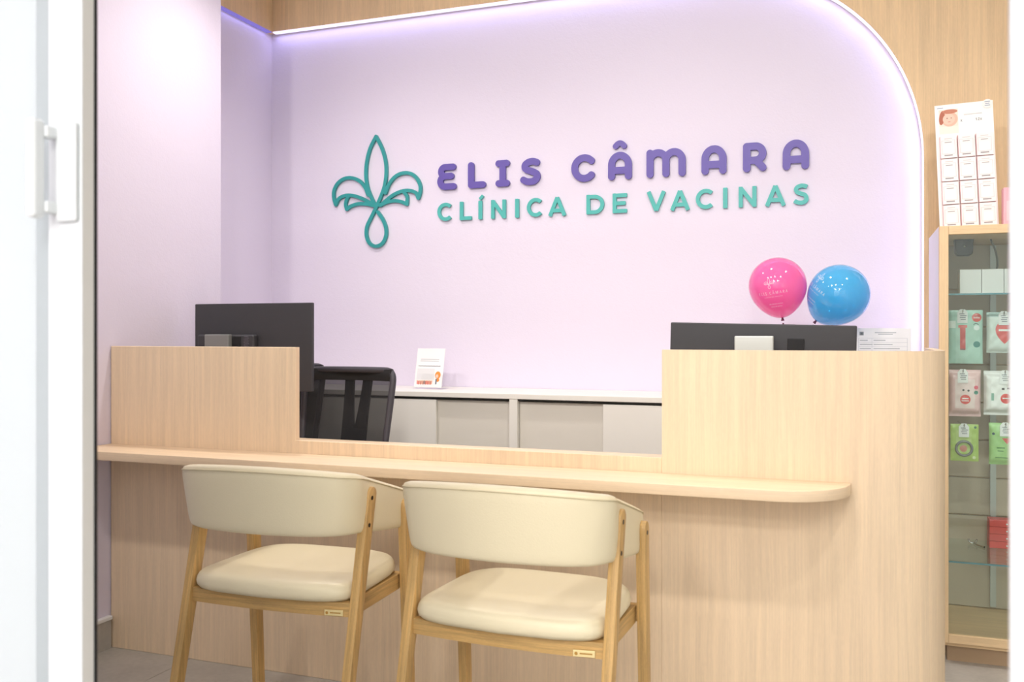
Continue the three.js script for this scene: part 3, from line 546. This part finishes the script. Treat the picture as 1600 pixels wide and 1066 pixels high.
// ------------------------------------------------------------------ balloons on sticks
const EMB2 = EMBLEM.map(p => smoothPath(p, 30).map(([x, y]) => [(x + 2.181) / 0.545, (y - 1.84) / 0.545]));
function drawEmblem(g, cx, cy, s, lw) { g.lineWidth = lw; g.lineCap = 'round'; for (const p of EMB2) { g.beginPath(); p.forEach(([x, y], i) => i ? g.lineTo(cx + x * s, cy - y * s) : g.moveTo(cx + x * s, cy - y * s)); g.stroke(); } }
function balloon(label, color, pos, axis, spin, size, group, cupX) {
  const t = thing('balloon', label, 'balloon', pos, 0, group);           // origin at the foot of the stick
  const tex = canvasTex(1024, 512, (g, w, h) => {
    g.fillStyle = color; g.fillRect(0, 0, w, h); g.strokeStyle = '#ffffff'; g.fillStyle = '#ffffff'; g.textAlign = 'center';
    drawEmblem(g, 512, 236, 62, 2.6); g.font = '20px sans-serif'; g.fillText('E L I S   C Â M A R A', 524, 296); g.font = '8px sans-serif'; g.fillText('C L Í N I C A   D E   V A C I N A S', 524, 312);
    g.font = '11px sans-serif'; g.fillText('elis câmara vacinas', 530, 352); g.fillText('clínica de vacinas', 530, 368);
  });
  const prof = []; const n = 40;
  for (let i = 0; i <= n; i++) { const a = -Math.PI / 2 + Math.PI * i / n, y = Math.sin(a), low = y < 0 ? -y : 0; prof.push(new THREE.Vector2(Math.max(0.0001, Math.cos(a) * (1 - 0.16 * low * low)) * size, y * size * (y < 0 ? 1.16 : 1.0))); }
  const g = new THREE.LatheGeometry(prof, 64, -Math.PI / 2 - Math.PI / 2);
  const up = V3(...axis.up).normalize(), q = new THREE.Quaternion().setFromUnitVectors(V3(0, 1, 0), up), q2 = new THREE.Quaternion().setFromAxisAngle(V3(0, 1, 0), spin);
  const C = V3(...axis.c);
  g.applyQuaternion(q2).applyQuaternion(q).translate(C.x, C.y, C.z);
  const b = part('skin', g, M({ map: tex, roughness: 0.07, transmission: 0.48, thickness: 0, clearcoat: 0.6, clearcoatRoughness: 0.05 }), t);
  const kn = up.clone().multiplyScalar(-size * 1.17).add(C), kd = up.clone().multiplyScalar(-0.018).add(kn);
  part('knot', new THREE.CylinderGeometry(0.003, 0.0065, 0.012, 12).applyQuaternion(q).translate(kn.x - up.x * 0.004, kn.y - up.y * 0.004, kn.z), MAT.knot, t);
  part('stick', tube([[kd.x, kd.y, kd.z], [(kd.x + cupX) / 2 + 0.004, kd.y * 0.6, kd.z], [cupX, 0.01, kd.z]], 0.0032, 24, 8), MAT.knot, t);
  part('stick_foot', new THREE.LatheGeometry([[0.0001, 0], [0.035, 0], [0.034, 0.006], [0.01, 0.012], [0.006, 0.025], [0.0001, 0.026]].map(p => new THREE.Vector2(...p)), 24).translate(cupX, 0, kd.z), MAT.stick, t);
  return t;
}
balloon('pink balloon with white printed emblem above the right monitor', '#ff84c8', [-0.255, CTOP, -3.68], { up: [-0.14, 1, 0.05], c: [-0.003, 0.4345, 0.1] }, -0.22, 0.106, 'balloons above the right monitor', 0.03);
balloon('blue balloon leaning right beside the pink balloon', '#62cbf6', [-0.047, CTOP, -3.68], { up: [0.62, 0.75, 0.1], c: [0.006, 0.399, 0.098] }, -0.95, 0.1095, 'balloons above the right monitor', -0.04);

// ------------------------------------------------------------------ papers on the low cabinet
{
  const t = thing('leaflet_holder', 'small clear acrylic leaflet holder on the low cabinet', 'leaflet holder', [-1.808, CTOP, -3.79], -0.1);
  const tilt = g => g.rotateX(-0.2);
  part('back_plate', tilt(box(-0.078, 0.078, 0.006, 0.192, -0.004, -0.002)), MAT.acrylic, t);
  part('pocket', tilt(box(-0.078, 0.078, 0.006, 0.07, 0.004, 0.006)), MAT.acrylic, t);
  part('foot', box(-0.078, 0.078, 0, 0.003, -0.06, 0.012), MAT.acrylic, t);
  const l = thing('leaflet', 'white printed leaflet with an orange picture standing in the acrylic holder', 'leaflet', [-1.808, CTOP, -3.79], -0.1);
  const tx = canvasTex(300, 384, (g, w, h) => {
    g.fillStyle = '#fbfafa'; g.fillRect(0, 0, w, h); g.fillStyle = '#b9b6b8'; for (const y of [104, 122]) { g.fillRect(45, y, 200, 5); }
    g.fillStyle = '#5a565c'; for (let i = 0; i < 22; i++) g.fillRect(28 + i * 11, 170 + (i % 3), 8, 7);
    g.fillStyle = '#e9e9ea'; g.fillRect(20, 200, 190, 110);
    g.fillStyle = '#f0e2cc'; g.fillRect(22, 314, 175, 12); const c = ['#e98f76', '#d96a5c', '#e8a389', '#c97b62', '#f0b59c', '#b37a68', '#8f8178', '#c96f60']; for (let i = 0; i < 13; i++) { g.fillStyle = c[i % 8]; g.fillRect(26 + i * 13, 320 + (i % 2) * 4, 12, 34); }
    g.fillStyle = '#f59a45'; g.beginPath(); g.ellipse(248, 262, 30, 36, 0, 0, 7); g.fill(); g.beginPath(); g.ellipse(252, 310, 16, 18, 0, 0, 7); g.fill();
    g.fillStyle = '#f8d9c4'; g.beginPath(); g.ellipse(240, 272, 15, 18, 0, 0, 7); g.fill(); g.fillStyle = '#6c7683'; g.fillRect(228, 300, 14, 52);
  });
  const g = new THREE.BoxGeometry(0.146, 0.18, 0.0012, 1, 1, 1).translate(0, 0.098, 0.0015).rotateX(-0.2);
  const pm = M({ map: tx, roughness: 0.55 }); part('sheet', g, [MAT.boxWhite, MAT.boxWhite, MAT.boxWhite, MAT.boxWhite, pm, MAT.boxWhite], l);
}
{
  const t = thing('document_stand', 'white printed document standing right of the right monitor', 'document', [0.113, CTOP, -3.72], 0);
  const tx = canvasTex(420, 594, (g, w, h) => {
    g.fillStyle = '#f6f6f7'; g.fillRect(0, 0, w, h); g.fillStyle = '#8d9196'; g.fillRect(34, 30, 32, 30); g.fillStyle = '#5e6368'; g.fillRect(42, 36, 16, 18); g.fillStyle = '#a8acb2';
    g.fillRect(150, 34, 160, 6); g.fillRect(175, 48, 110, 5); g.strokeStyle = '#b4b8be'; g.lineWidth = 2; g.strokeRect(28, 84, 364, 480);
    for (let i = 0; i < 15; i++) { g.strokeStyle = '#c0c4ca'; g.beginPath(); g.moveTo(28, 84 + i * 34); g.lineTo(392, 84 + i * 34); g.stroke(); g.fillStyle = '#a0a4aa'; g.fillRect(36, 98 + i * 34, 60 + (i * 37) % 50, 6); g.fillRect(140, 98 + i * 34, 90 + (i * 53) % 120, 6); }
    g.beginPath(); g.moveTo(128, 84); g.lineTo(128, 564); g.stroke();
  });
  const pm = M({ map: tx, roughness: 0.5 });
  part('sheet', new THREE.BoxGeometry(0.196, 0.272, 0.0015).translate(0, 0.139, 0).rotateX(-0.04), [MAT.boxWhite, MAT.boxWhite, MAT.boxWhite, MAT.boxWhite, pm, MAT.boxWhite], t);
  part('holder', mergeGeometries([box(-0.1, 0.1, 0, 0.276, -0.0035, -0.0015).rotateX(-0.04), box(-0.1, 0.1, 0, 0.003, -0.05, 0.03)]), MAT.acrylic, t);
}

// ------------------------------------------------------------------ display cabinet
const DX0 = 0.287, DX1 = 1.25, DZ = -3.5, DZB = ZP - 0.001, DT = 1.517;
{
  const t = thing('display_cabinet', 'oak framed glass display cabinet against the wood panelled wall', 'cabinet');
  const f = 0.03;
  part('side_panel', box(DX0, DX0 + 0.004, 0.06, DT, DZB, DZ - 0.02), MAT.cabinetSide, t);
  part('side_core', box(DX0 + 0.0042, DX0 + f, 0.06, DT - f, DZB, DZ - 0.021), MAT.oakPanel, t);
  part('side_core', box(DX1 - f, DX1, 0.06, DT, DZB, DZ - 0.021), MAT.oakPanel, t);
  part('frame_stile', box(DX0, DX0 + f, 0.075, DT, DZ - 0.02, DZ, 0.0015), MAT.oakPanel, t);
  part('frame_stile', box(DX1 - f, DX1, 0.075, DT, DZ - 0.02, DZ, 0.0015), MAT.oakPanel, t);
  part('frame_rail', box(DX0 + f + 0.0003, DX1 - f - 0.0003, DT - f, DT, DZ - 0.02, DZ, 0.0015, 'x'), MAT.oakPanel, t);
  part('frame_rail', box(DX0 + f + 0.0003, DX1 - f - 0.0003, 0.075, 0.105, DZ - 0.02, DZ, 0.0015, 'x'), MAT.oakPanel, t);
  part('top', box(DX0 + 0.0045, DX1 - f, DT - f, DT, DZB, DZ - 0.0205, 0, 'x'), MAT.oakPanel, t);
  part('bottom', box(DX0 + f, DX1 - f, 0.06, 0.09, DZB, DZ - 0.0205, 0, 'x'), MAT.oakPanel, t);
  part('plinth', box(DX0 + 0.03, DX1, 0, 0.0595, DZB, DZ - 0.05), MAT.toeKick, t);
  // back boards with slots between
  const ys = [0.09, 0.445, 0.59, 0.735, 0.88, 1.025, 1.17, 1.315, 1.486]; for (let i = 0; i + 1 < ys.length; i++) part('back_board', box(DX0 + f, DX1 - f, ys[i] + 0.0025, ys[i + 1] - 0.0025, DZB + 0.001, DZB + 0.014, 0.001, 'x'), MAT.cabinetBack, t);
  part('standard_rail', box(0.50, 0.52, 0.1, 1.48, DZB + 0.0145, DZB + 0.026), MAT.silver, t);
  for (const [y, z1] of [[0.353, DZ - 0.03], [1.287, DZ - 0.1]]) {
    const s = part('glass_shelf', box(DX0 + f + 0.002, DX1 - f - 0.002, y - 0.006, y, DZB + 0.03, z1), MAT.glass, t);
    part('shelf_edge', box(DX0 + f + 0.002, DX1 - f - 0.002, y - 0.006, y, z1 + 0.0002, z1 + 0.0015), MAT.glassEdge, s);
  }
  part('front_pane', box(DX0 + f + 0.001, DX1 - f - 0.001, 0.106, DT - f - 0.001, DZ - 0.014, DZ - 0.009), MAT.glass, t);
}
// things inside
{
  const t = thing('spotlight', 'small black spotlight under the top of the display cabinet', 'lamp', [0.386, 1.487, -3.72]);
  const s = new THREE.Shape(); s.moveTo(-0.031, 0); s.lineTo(0.031, 0); s.lineTo(0.029, -0.045); s.quadraticCurveTo(0.027, -0.058, 0.016, -0.058); s.lineTo(-0.014, -0.058); s.quadraticCurveTo(-0.026, -0.056, -0.028, -0.045); s.closePath();
  part('housing', new THREE.ExtrudeGeometry(s, { depth: 0.05, bevelEnabled: true, bevelThickness: 0.003, bevelSize: 0.003, bevelOffset: -0.003 }).translate(0, -0.0005, -0.025), MAT.black, t);
  part('lens', new THREE.SphereGeometry(0.004, 12, 8).translate(0.001, -0.026, 0.029), MAT.silver, t);
  part('cable', tube([[0.09, -0.002, 0.0], [0.115, -0.05, -0.06], [0.125, -0.1, -0.12], [0.108, -0.14, -0.16]], 0.0035, 30, 8), MAT.silverDark, t);
}
for (let i = 0; i < 4; i++) {
  const x = 0.368 + i * 0.0715, t = thing('carton', 'plain white carton on the upper glass shelf, ' + ['leftmost of the row', 'second from the left', 'third from the left', 'fourth from the left'][i], 'box', [x + 0.0355, 1.287, -3.7], 0, 'white cartons on the glass shelf');
  part('body', box(-0.035, 0.035, 0, 0.087, -0.035, 0.035, 0.0015), MAT.boxWhite, t);
  part('lid_flap', box(-0.0345, 0.0345, 0.0872, 0.0885, -0.0345, 0.0345), MAT.credenzaDoor, t);
}
{
  const t0 = 0.353;
  for (let i = 0; i < 4; i++) {
    const t = thing('small_red_box', 'small coral red box on the lower glass shelf, ' + ['bottom of the stack', 'second from the bottom of the stack', 'third from the bottom of the stack', 'top of the stack'][i], 'box', [0.535, t0 + i * 0.0265, -3.82], 0, 'red boxes stacked on the lower shelf');
    part('body', box(-0.055, 0.055, 0.0005, 0.0258, -0.03, 0.03, 0.0012), MAT.redBox, t);
    for (let k = 0; k < 3; k++) part('print', box(0.0 + k * 0.012, 0.006 + k * 0.012, 0.009, 0.014, 0.03, 0.0304), MAT.boxWhite, t);
  }
  const c = thing('metal_clip', 'small chrome clip lying on the lower glass shelf', 'clip', [0.43, t0, -3.84]);
  part('ring', new THREE.TorusGeometry(0.014, 0.003, 8, 20, Math.PI).rotateZ(Math.PI).translate(0, 0.0175, 0), MAT.chrome, c);
  part('lever', tube([[0.004, 0.004, 0.0], [0.014, 0.0035, 0.03], [0.032, 0.0035, 0.06]], 0.0033, 14, 8), MAT.chrome, c);
}
function pillow(w, h, d, seal, nx = 22, ny = 28) {     // sealed pouch, front with uv 0..1
  const pos = [], uv = [], idx = [], th = (u, v) => { const a = Math.max(0, Math.min(1, Math.min(u, 1 - u) * w / 0.016)), b = Math.max(0, Math.min(1, (Math.min(v, 1 - v) * h - seal) / 0.022)); return d / 2 * Math.sqrt(1 - (1 - a) ** 2) * Math.sqrt(1 - (1 - b) ** 2) + 0.0006; };
  for (const s of [1, -1]) for (let j = 0; j <= ny; j++) for (let i = 0; i <= nx; i++) { const u = i / nx, v = j / ny, wav = 0.0012 * Math.sin(v * 23) * Math.sin(u * 17); pos.push((u - 0.5) * w * (1 - 0.012 * Math.sin(v * Math.PI)), (v - 1) * h, s * (th(u, v) + (s > 0 ? wav * (th(u, v) > 0.002 ? 1 : 0) : 0))); uv.push(u, v); }
  const n = (nx + 1) * (ny + 1);
  for (let s = 0; s < 2; s++) for (let j = 0; j < ny; j++) for (let i = 0; i < nx; i++) { const a = s * n + j * (nx + 1) + i, b = a + 1, c = a + nx + 1, e = c + 1; s === 0 ? idx.push(a, b, e, a, e, c) : idx.push(a, e, b, a, c, e); }
  const g = new THREE.BufferGeometry(); g.setAttribute('position', new THREE.Float32BufferAttribute(pos, 3)); g.setAttribute('uv', new THREE.Float32BufferAttribute(uv, 2)); g.setIndex(idx); g.computeVertexNormals(); return g;
}
function priceTag(parent, x, y, z, seedText) {
  const tx = canvasTex(96, 128, (g, w, h) => { g.fillStyle = '#fafafa'; g.fillRect(0, 0, w, h); g.fillStyle = '#8f949c'; for (let i = 0; i < 4; i++) g.fillRect(20 + (i * 7) % 11, 40 + i * 17, 46 + (i * 13) % 18, 7); g.fillStyle = '#77706c'; g.beginPath(); g.arc(48, 16, 5, 0, 7); g.fill(); });
  const s = new THREE.Shape(); const w = 0.017, h = 0.05; s.moveTo(-w, -h); s.lineTo(w, -h); s.lineTo(w, -0.012); s.lineTo(0.008, 0); s.lineTo(-0.008, 0); s.lineTo(-w, -0.012); s.closePath();
  const g = new THREE.ExtrudeGeometry(s, { depth: 0.001, bevelEnabled: false }); const p = g.attributes.position, uv = new Float32Array(p.count * 2); for (let i = 0; i < p.count; i++) { uv[2 * i] = p.getX(i) / (2 * w) + 0.5; uv[2 * i + 1] = p.getY(i) / h + 1; } g.setAttribute('uv', new THREE.BufferAttribute(uv, 2));
  const m = part('price_tag', g.translate(x, y, z), M({ map: tx, roughness: 0.6 }), parent); return m;
}
function hanging(name, label, category, x0, x1, yt, yb, d, seal, draw, tagX, z = -3.72, tilt = 0) {
  const w = x1 - x0, h = yt - yb, t = thing(name, label, category, [(x0 + x1) / 2, yt, z], 0, 'packs hanging in the display cabinet'); t.rotation.z = tilt;
  const tex = canvasTex(256, Math.round(256 * h / w), draw);
  part('pouch', pillow(w, h, d, seal), M({ map: tex, roughness: 0.32, clearcoat: 0.4, clearcoatRoughness: 0.2 }), t);
  priceTag(t, tagX - (x0 + x1) / 2, 0.003, d / 2 + 0.003);
  part('peg_hook', mergeGeometries([tube([[0, -0.012, d / 2 + 0.016], [0, -0.016, d / 2 + 0.006], [0, -0.014, -0.05], [0, -0.014, DZB + 0.015 - z]], 0.0018, 20, 6), tube([[0, -0.012, d / 2 + 0.016], [0, -0.004, d / 2 + 0.018]], 0.0018, 4, 6)]).translate(tagX - (x0 + x1) / 2, 0.006, 0), MAT.chrome, t);
  return t;
}
const disc = (g, x, y, r, c) => { g.fillStyle = c; g.beginPath(); g.arc(x, y, r, 0, 7); g.fill(); };
hanging('toothbrush_pack', 'mint green card pack holding a red toothbrush in the display cabinet', 'pack', 0.337, 0.4495, 1.23, 1.035, 0.012, 0.006, (g, w, h) => {
  g.fillStyle = '#b5d9cb'; g.fillRect(0, 0, w, h); g.fillStyle = '#a5cfc0'; g.fillRect(0, 0, w * 0.2, h); g.fillStyle = '#e3f0ea'; g.fillRect(0, h * 0.2, w * 0.2, 60);
  disc(g, w * 0.82, h * 0.14, 36, '#e2574c'); g.fillStyle = '#fff'; g.font = 'bold 20px sans-serif'; g.textAlign = 'center'; g.fillText('baby', w * 0.82, h * 0.155); disc(g, w * 0.82, h * 0.33, 22, '#e9f3ef'); g.strokeStyle = '#2d3d3b'; g.lineWidth = 5; g.beginPath(); g.arc(w * 0.8, h * 0.29, 18, 3.4, 6); g.stroke(); disc(g, w * 0.82, h * 0.64, 26, '#3e8a80');
  g.fillStyle = '#dc4e45'; g.fillRect(w * 0.33, h * 0.28, w * 0.16, h * 0.46); g.fillStyle = '#e9655a'; g.fillRect(w * 0.28, h * 0.28, w * 0.26, h * 0.05); g.fillStyle = '#8c3b33'; g.fillRect(w * 0.34, h * 0.72, w * 0.14, 12);
}, 0.382);
hanging('gel_pouch', 'pale pouch with a coral heart print, top right in the display cabinet', 'pack', 0.461, 0.575, 1.222, 1.075, 0.028, 0.006, (g, w, h) => {
  g.fillStyle = '#dfe9e4'; g.fillRect(0, 0, w, h); g.fillStyle = '#c3d8d4'; g.fillRect(0, 0, w, h * 0.12); g.fillStyle = '#e85a55'; g.beginPath(); g.moveTo(w * 0.5, h * 0.78); g.quadraticCurveTo(w * 0.12, h * 0.5, w * 0.3, h * 0.3); g.quadraticCurveTo(w * 0.42, h * 0.2, w * 0.5, h * 0.33); g.quadraticCurveTo(w * 0.6, h * 0.2, w * 0.74, h * 0.32); g.quadraticCurveTo(w * 0.86, h * 0.52, w * 0.5, h * 0.78); g.fill();
  g.fillStyle = '#fff'; g.fillRect(w * 0.33, h * 0.42, w * 0.34, 16); g.fillStyle = '#6fa69a'; g.fillRect(w * 0.78, h * 0.18, 40, 12);
}, 0.515);
hanging('wipes_pack', 'pink pack of wipes with a red round print in the display cabinet', 'pack', 0.338, 0.443, 1.012, 0.842, 0.034, 0.012, (g, w, h) => {
  g.fillStyle = '#efc6c6'; g.fillRect(0, 0, w, h); g.fillStyle = '#f6dcda'; g.fillRect(w * 0.18, h * 0.2, w * 0.62, h * 0.62); disc(g, w * 0.5, h * 0.63, 42, '#e5483f'); g.fillStyle = '#fff'; g.fillRect(w * 0.4, h * 0.6, 52, 9); g.fillRect(w * 0.38, h * 0.65, 60, 8); disc(g, w * 0.84, h * 0.37, 17, '#ea6377'); disc(g, w * 0.84, h * 0.48, 17, '#4f8f7d'); disc(g, w * 0.44, h * 0.43, 9, '#3c3432'); disc(g, w * 0.6, h * 0.44, 9, '#3c3432');
}, 0.382);
hanging('wipes_pack', 'white pack of wipes with a red round print in the display cabinet', 'pack', 0.452, 0.565, 1.01, 0.85, 0.034, 0.012, (g, w, h) => {
  g.fillStyle = '#eeecea'; g.fillRect(0, 0, w, h); g.fillStyle = '#f8f7f5'; g.fillRect(w * 0.2, h * 0.2, w * 0.6, h * 0.62); disc(g, w * 0.62, h * 0.62, 40, '#e5483f'); g.fillStyle = '#fff'; g.fillRect(w * 0.52, h * 0.6, 52, 9); g.fillStyle = '#393434'; g.fillRect(w * 0.5, h * 0.38, 20, 16); g.fillRect(w * 0.66, h * 0.37, 22, 14); g.fillStyle = '#8db9a6'; g.fillRect(w * 0.2, h * 0.5, 20, 60);
}, 0.518);
{
  const t = hanging('teether_pack', 'lime green card holding a grey teething ring in the display cabinet', 'pack', 0.343, 0.436, 0.8135, 0.679, 0.006, 0.004, (g, w, h) => {
    g.fillStyle = '#b5d268'; g.fillRect(0, 0, w, h); g.fillStyle = '#c3da80'; g.fillRect(w * 0.2, h * 0.18, w * 0.55, h * 0.6); disc(g, w * 0.88, h * 0.08, 12, '#4a7a58'); disc(g, w * 0.84, h * 0.9, 15, '#dfe9b8'); disc(g, w * 0.46, h * 0.66, 34, '#d98f7c');
  }, 0.387);
  part('teething_ring', new THREE.TorusGeometry(0.026, 0.0045, 10, 36).translate(-0.002, -0.088, 0.008), MAT.silverDark, t);
}
hanging('snack_pouch', 'pale green pouch with dark print beside the lime card in the display cabinet', 'pack', 0.469, 0.565, 0.822, 0.672, 0.022, 0.008, (g, w, h) => {
  g.fillStyle = '#a9d68a'; g.fillRect(0, 0, w, h); disc(g, w * 0.14, h * 0.26, 12, '#35505f'); disc(g, w * 0.86, h * 0.66, 17, '#35505f'); g.fillStyle = '#dd5a50'; g.beginPath(); g.moveTo(w * 0.42, h * 0.36); g.lineTo(w * 0.8, h * 0.36); g.lineTo(w * 0.6, h * 0.5); g.fill(); g.fillStyle = '#5b8f4d'; g.fillRect(w * 0.25, h * 0.58, 70, 12); g.fillRect(w * 0.2, h * 0.82, 110, 9); g.fillRect(w * 0.28, h * 0.66, 50, 8);
}, 0.52);

// on top of the display cabinet
{
  const t = thing('display_card', 'tall white display card of small boxes leaning on top of the glass cabinet', 'display card', [0.405, DT + 0.0065, -3.72]); t.rotation.set(-0.09, 0, 0.032, 'YXZ');
  const W = 0.194, H = 0.475;
  const tx = canvasTex(420, 1024, (g, w, h) => {
    g.fillStyle = '#fbf7f5'; g.fillRect(0, 0, w, h); const gr = g; gr.fillStyle = '#fde3d6'; g.fillRect(28, 40, 140, 165);
    disc(g, 105, 120, 60, '#f6b9a4'); g.fillStyle = '#b5654b'; g.beginPath(); g.ellipse(50, 105, 20, 58, 0.15, 0, 7); g.fill(); g.fillStyle = '#c47a5f'; g.beginPath(); g.ellipse(110, 58, 55, 18, 0, 0, 7); g.fill(); disc(g, 100, 120, 44, '#fbc8b5'); disc(g, 88, 112, 4, '#7b4a40'); disc(g, 118, 112, 4, '#7b4a40'); g.fillStyle = '#d9837a'; g.fillRect(94, 140, 18, 5); g.fillStyle = '#fde9de'; g.fillRect(28, 180, 140, 60);
    g.fillStyle = '#8c94b5'; g.fillRect(18, 22, 44, 5); g.fillStyle = '#c7c3c4'; g.fillRect(210, 92, 130, 7); g.fillStyle = '#8b8a8d'; g.font = 'bold 30px sans-serif'; g.fillText('x', 182, 150); g.fillText('12x', 290, 152);
  });
  const g = new THREE.BoxGeometry(W, H, 0.004).translate(0, H / 2, 0); part('backing', g, [MAT.boxWhite, MAT.boxWhite, MAT.boxWhite, MAT.boxWhite, M({ map: tx, roughness: 0.5 }), MAT.boxWhite], t);
  const rd = part('badge', new THREE.CylinderGeometry(0.017, 0.017, 0.0012, 28).rotateX(Math.PI / 2).translate(0.079, H - 0.012, 0.003), MAT.boxWhite, t);
  for (let k = 0; k < 3; k++) part('print', new THREE.PlaneGeometry(0.018 - 0.004 * (k % 2), 0.0024).translate(0.079, H - 0.004 - k * 0.007, 0.0038), M({ color: 0x9aa3b8, roughness: 0.6 }), rd);
  part('strut', box(-0.02, 0.02, 0.0, 0.25, -0.004, -0.0025).rotateX(0.0), MAT.boxWhite, t);
  const bx = canvasTex(128, 200, (q, w, h) => { q.fillStyle = '#f9eeee'; q.fillRect(0, 0, w, h); q.fillStyle = '#fbf9f6'; q.fillRect(30, 80, 70, 76); q.fillStyle = '#a09a9c'; q.fillRect(36, 54, 54, 7); q.fillRect(30, 170, 64, 12); q.fillStyle = '#d7cfd0'; q.fillRect(34, 20, 60, 8); q.strokeStyle = '#eccfd2'; q.lineWidth = 4; q.strokeRect(14, 40, 100, 122); q.fillStyle = '#f0c4ca'; q.fillRect(0, 0, 5, h); });
  const bm = M({ map: bx, roughness: 0.45 }), side = M({ color: 0xf0c9ce, roughness: 0.5 });
  for (let r = 0; r < 4; r++) for (let c = 0; c < 3; c++) part('small_pack', new THREE.BoxGeometry(0.0555, 0.0825, 0.014).translate(-0.0575 + c * 0.06, H - 0.122 - 0.0425 - r * 0.0865, 0.0095), [side, side, MAT.boxWhite, side, bm, side], t);
}
{
  const t = thing('pink_carton', 'pink carton on the glass cabinet beside the display card', 'box', [0.56, DT, -3.7], 0);
  part('body', box(-0.05, 0.05, 0.0005, 0.148, -0.025, 0.025, 0.003), MAT.pinkBox, t);
  part('label_print', box(-0.04, 0.03, 0.03, 0.1, 0.0252, 0.0256), M({ color: 0xf8d3db, roughness: 0.5 }), t);
}

scene.traverse(o => { if (o.isMesh) { o.receiveShadow = true; if (o.name !== 'diffuser') o.castShadow = true; } });
renderer.render(scene, camera);
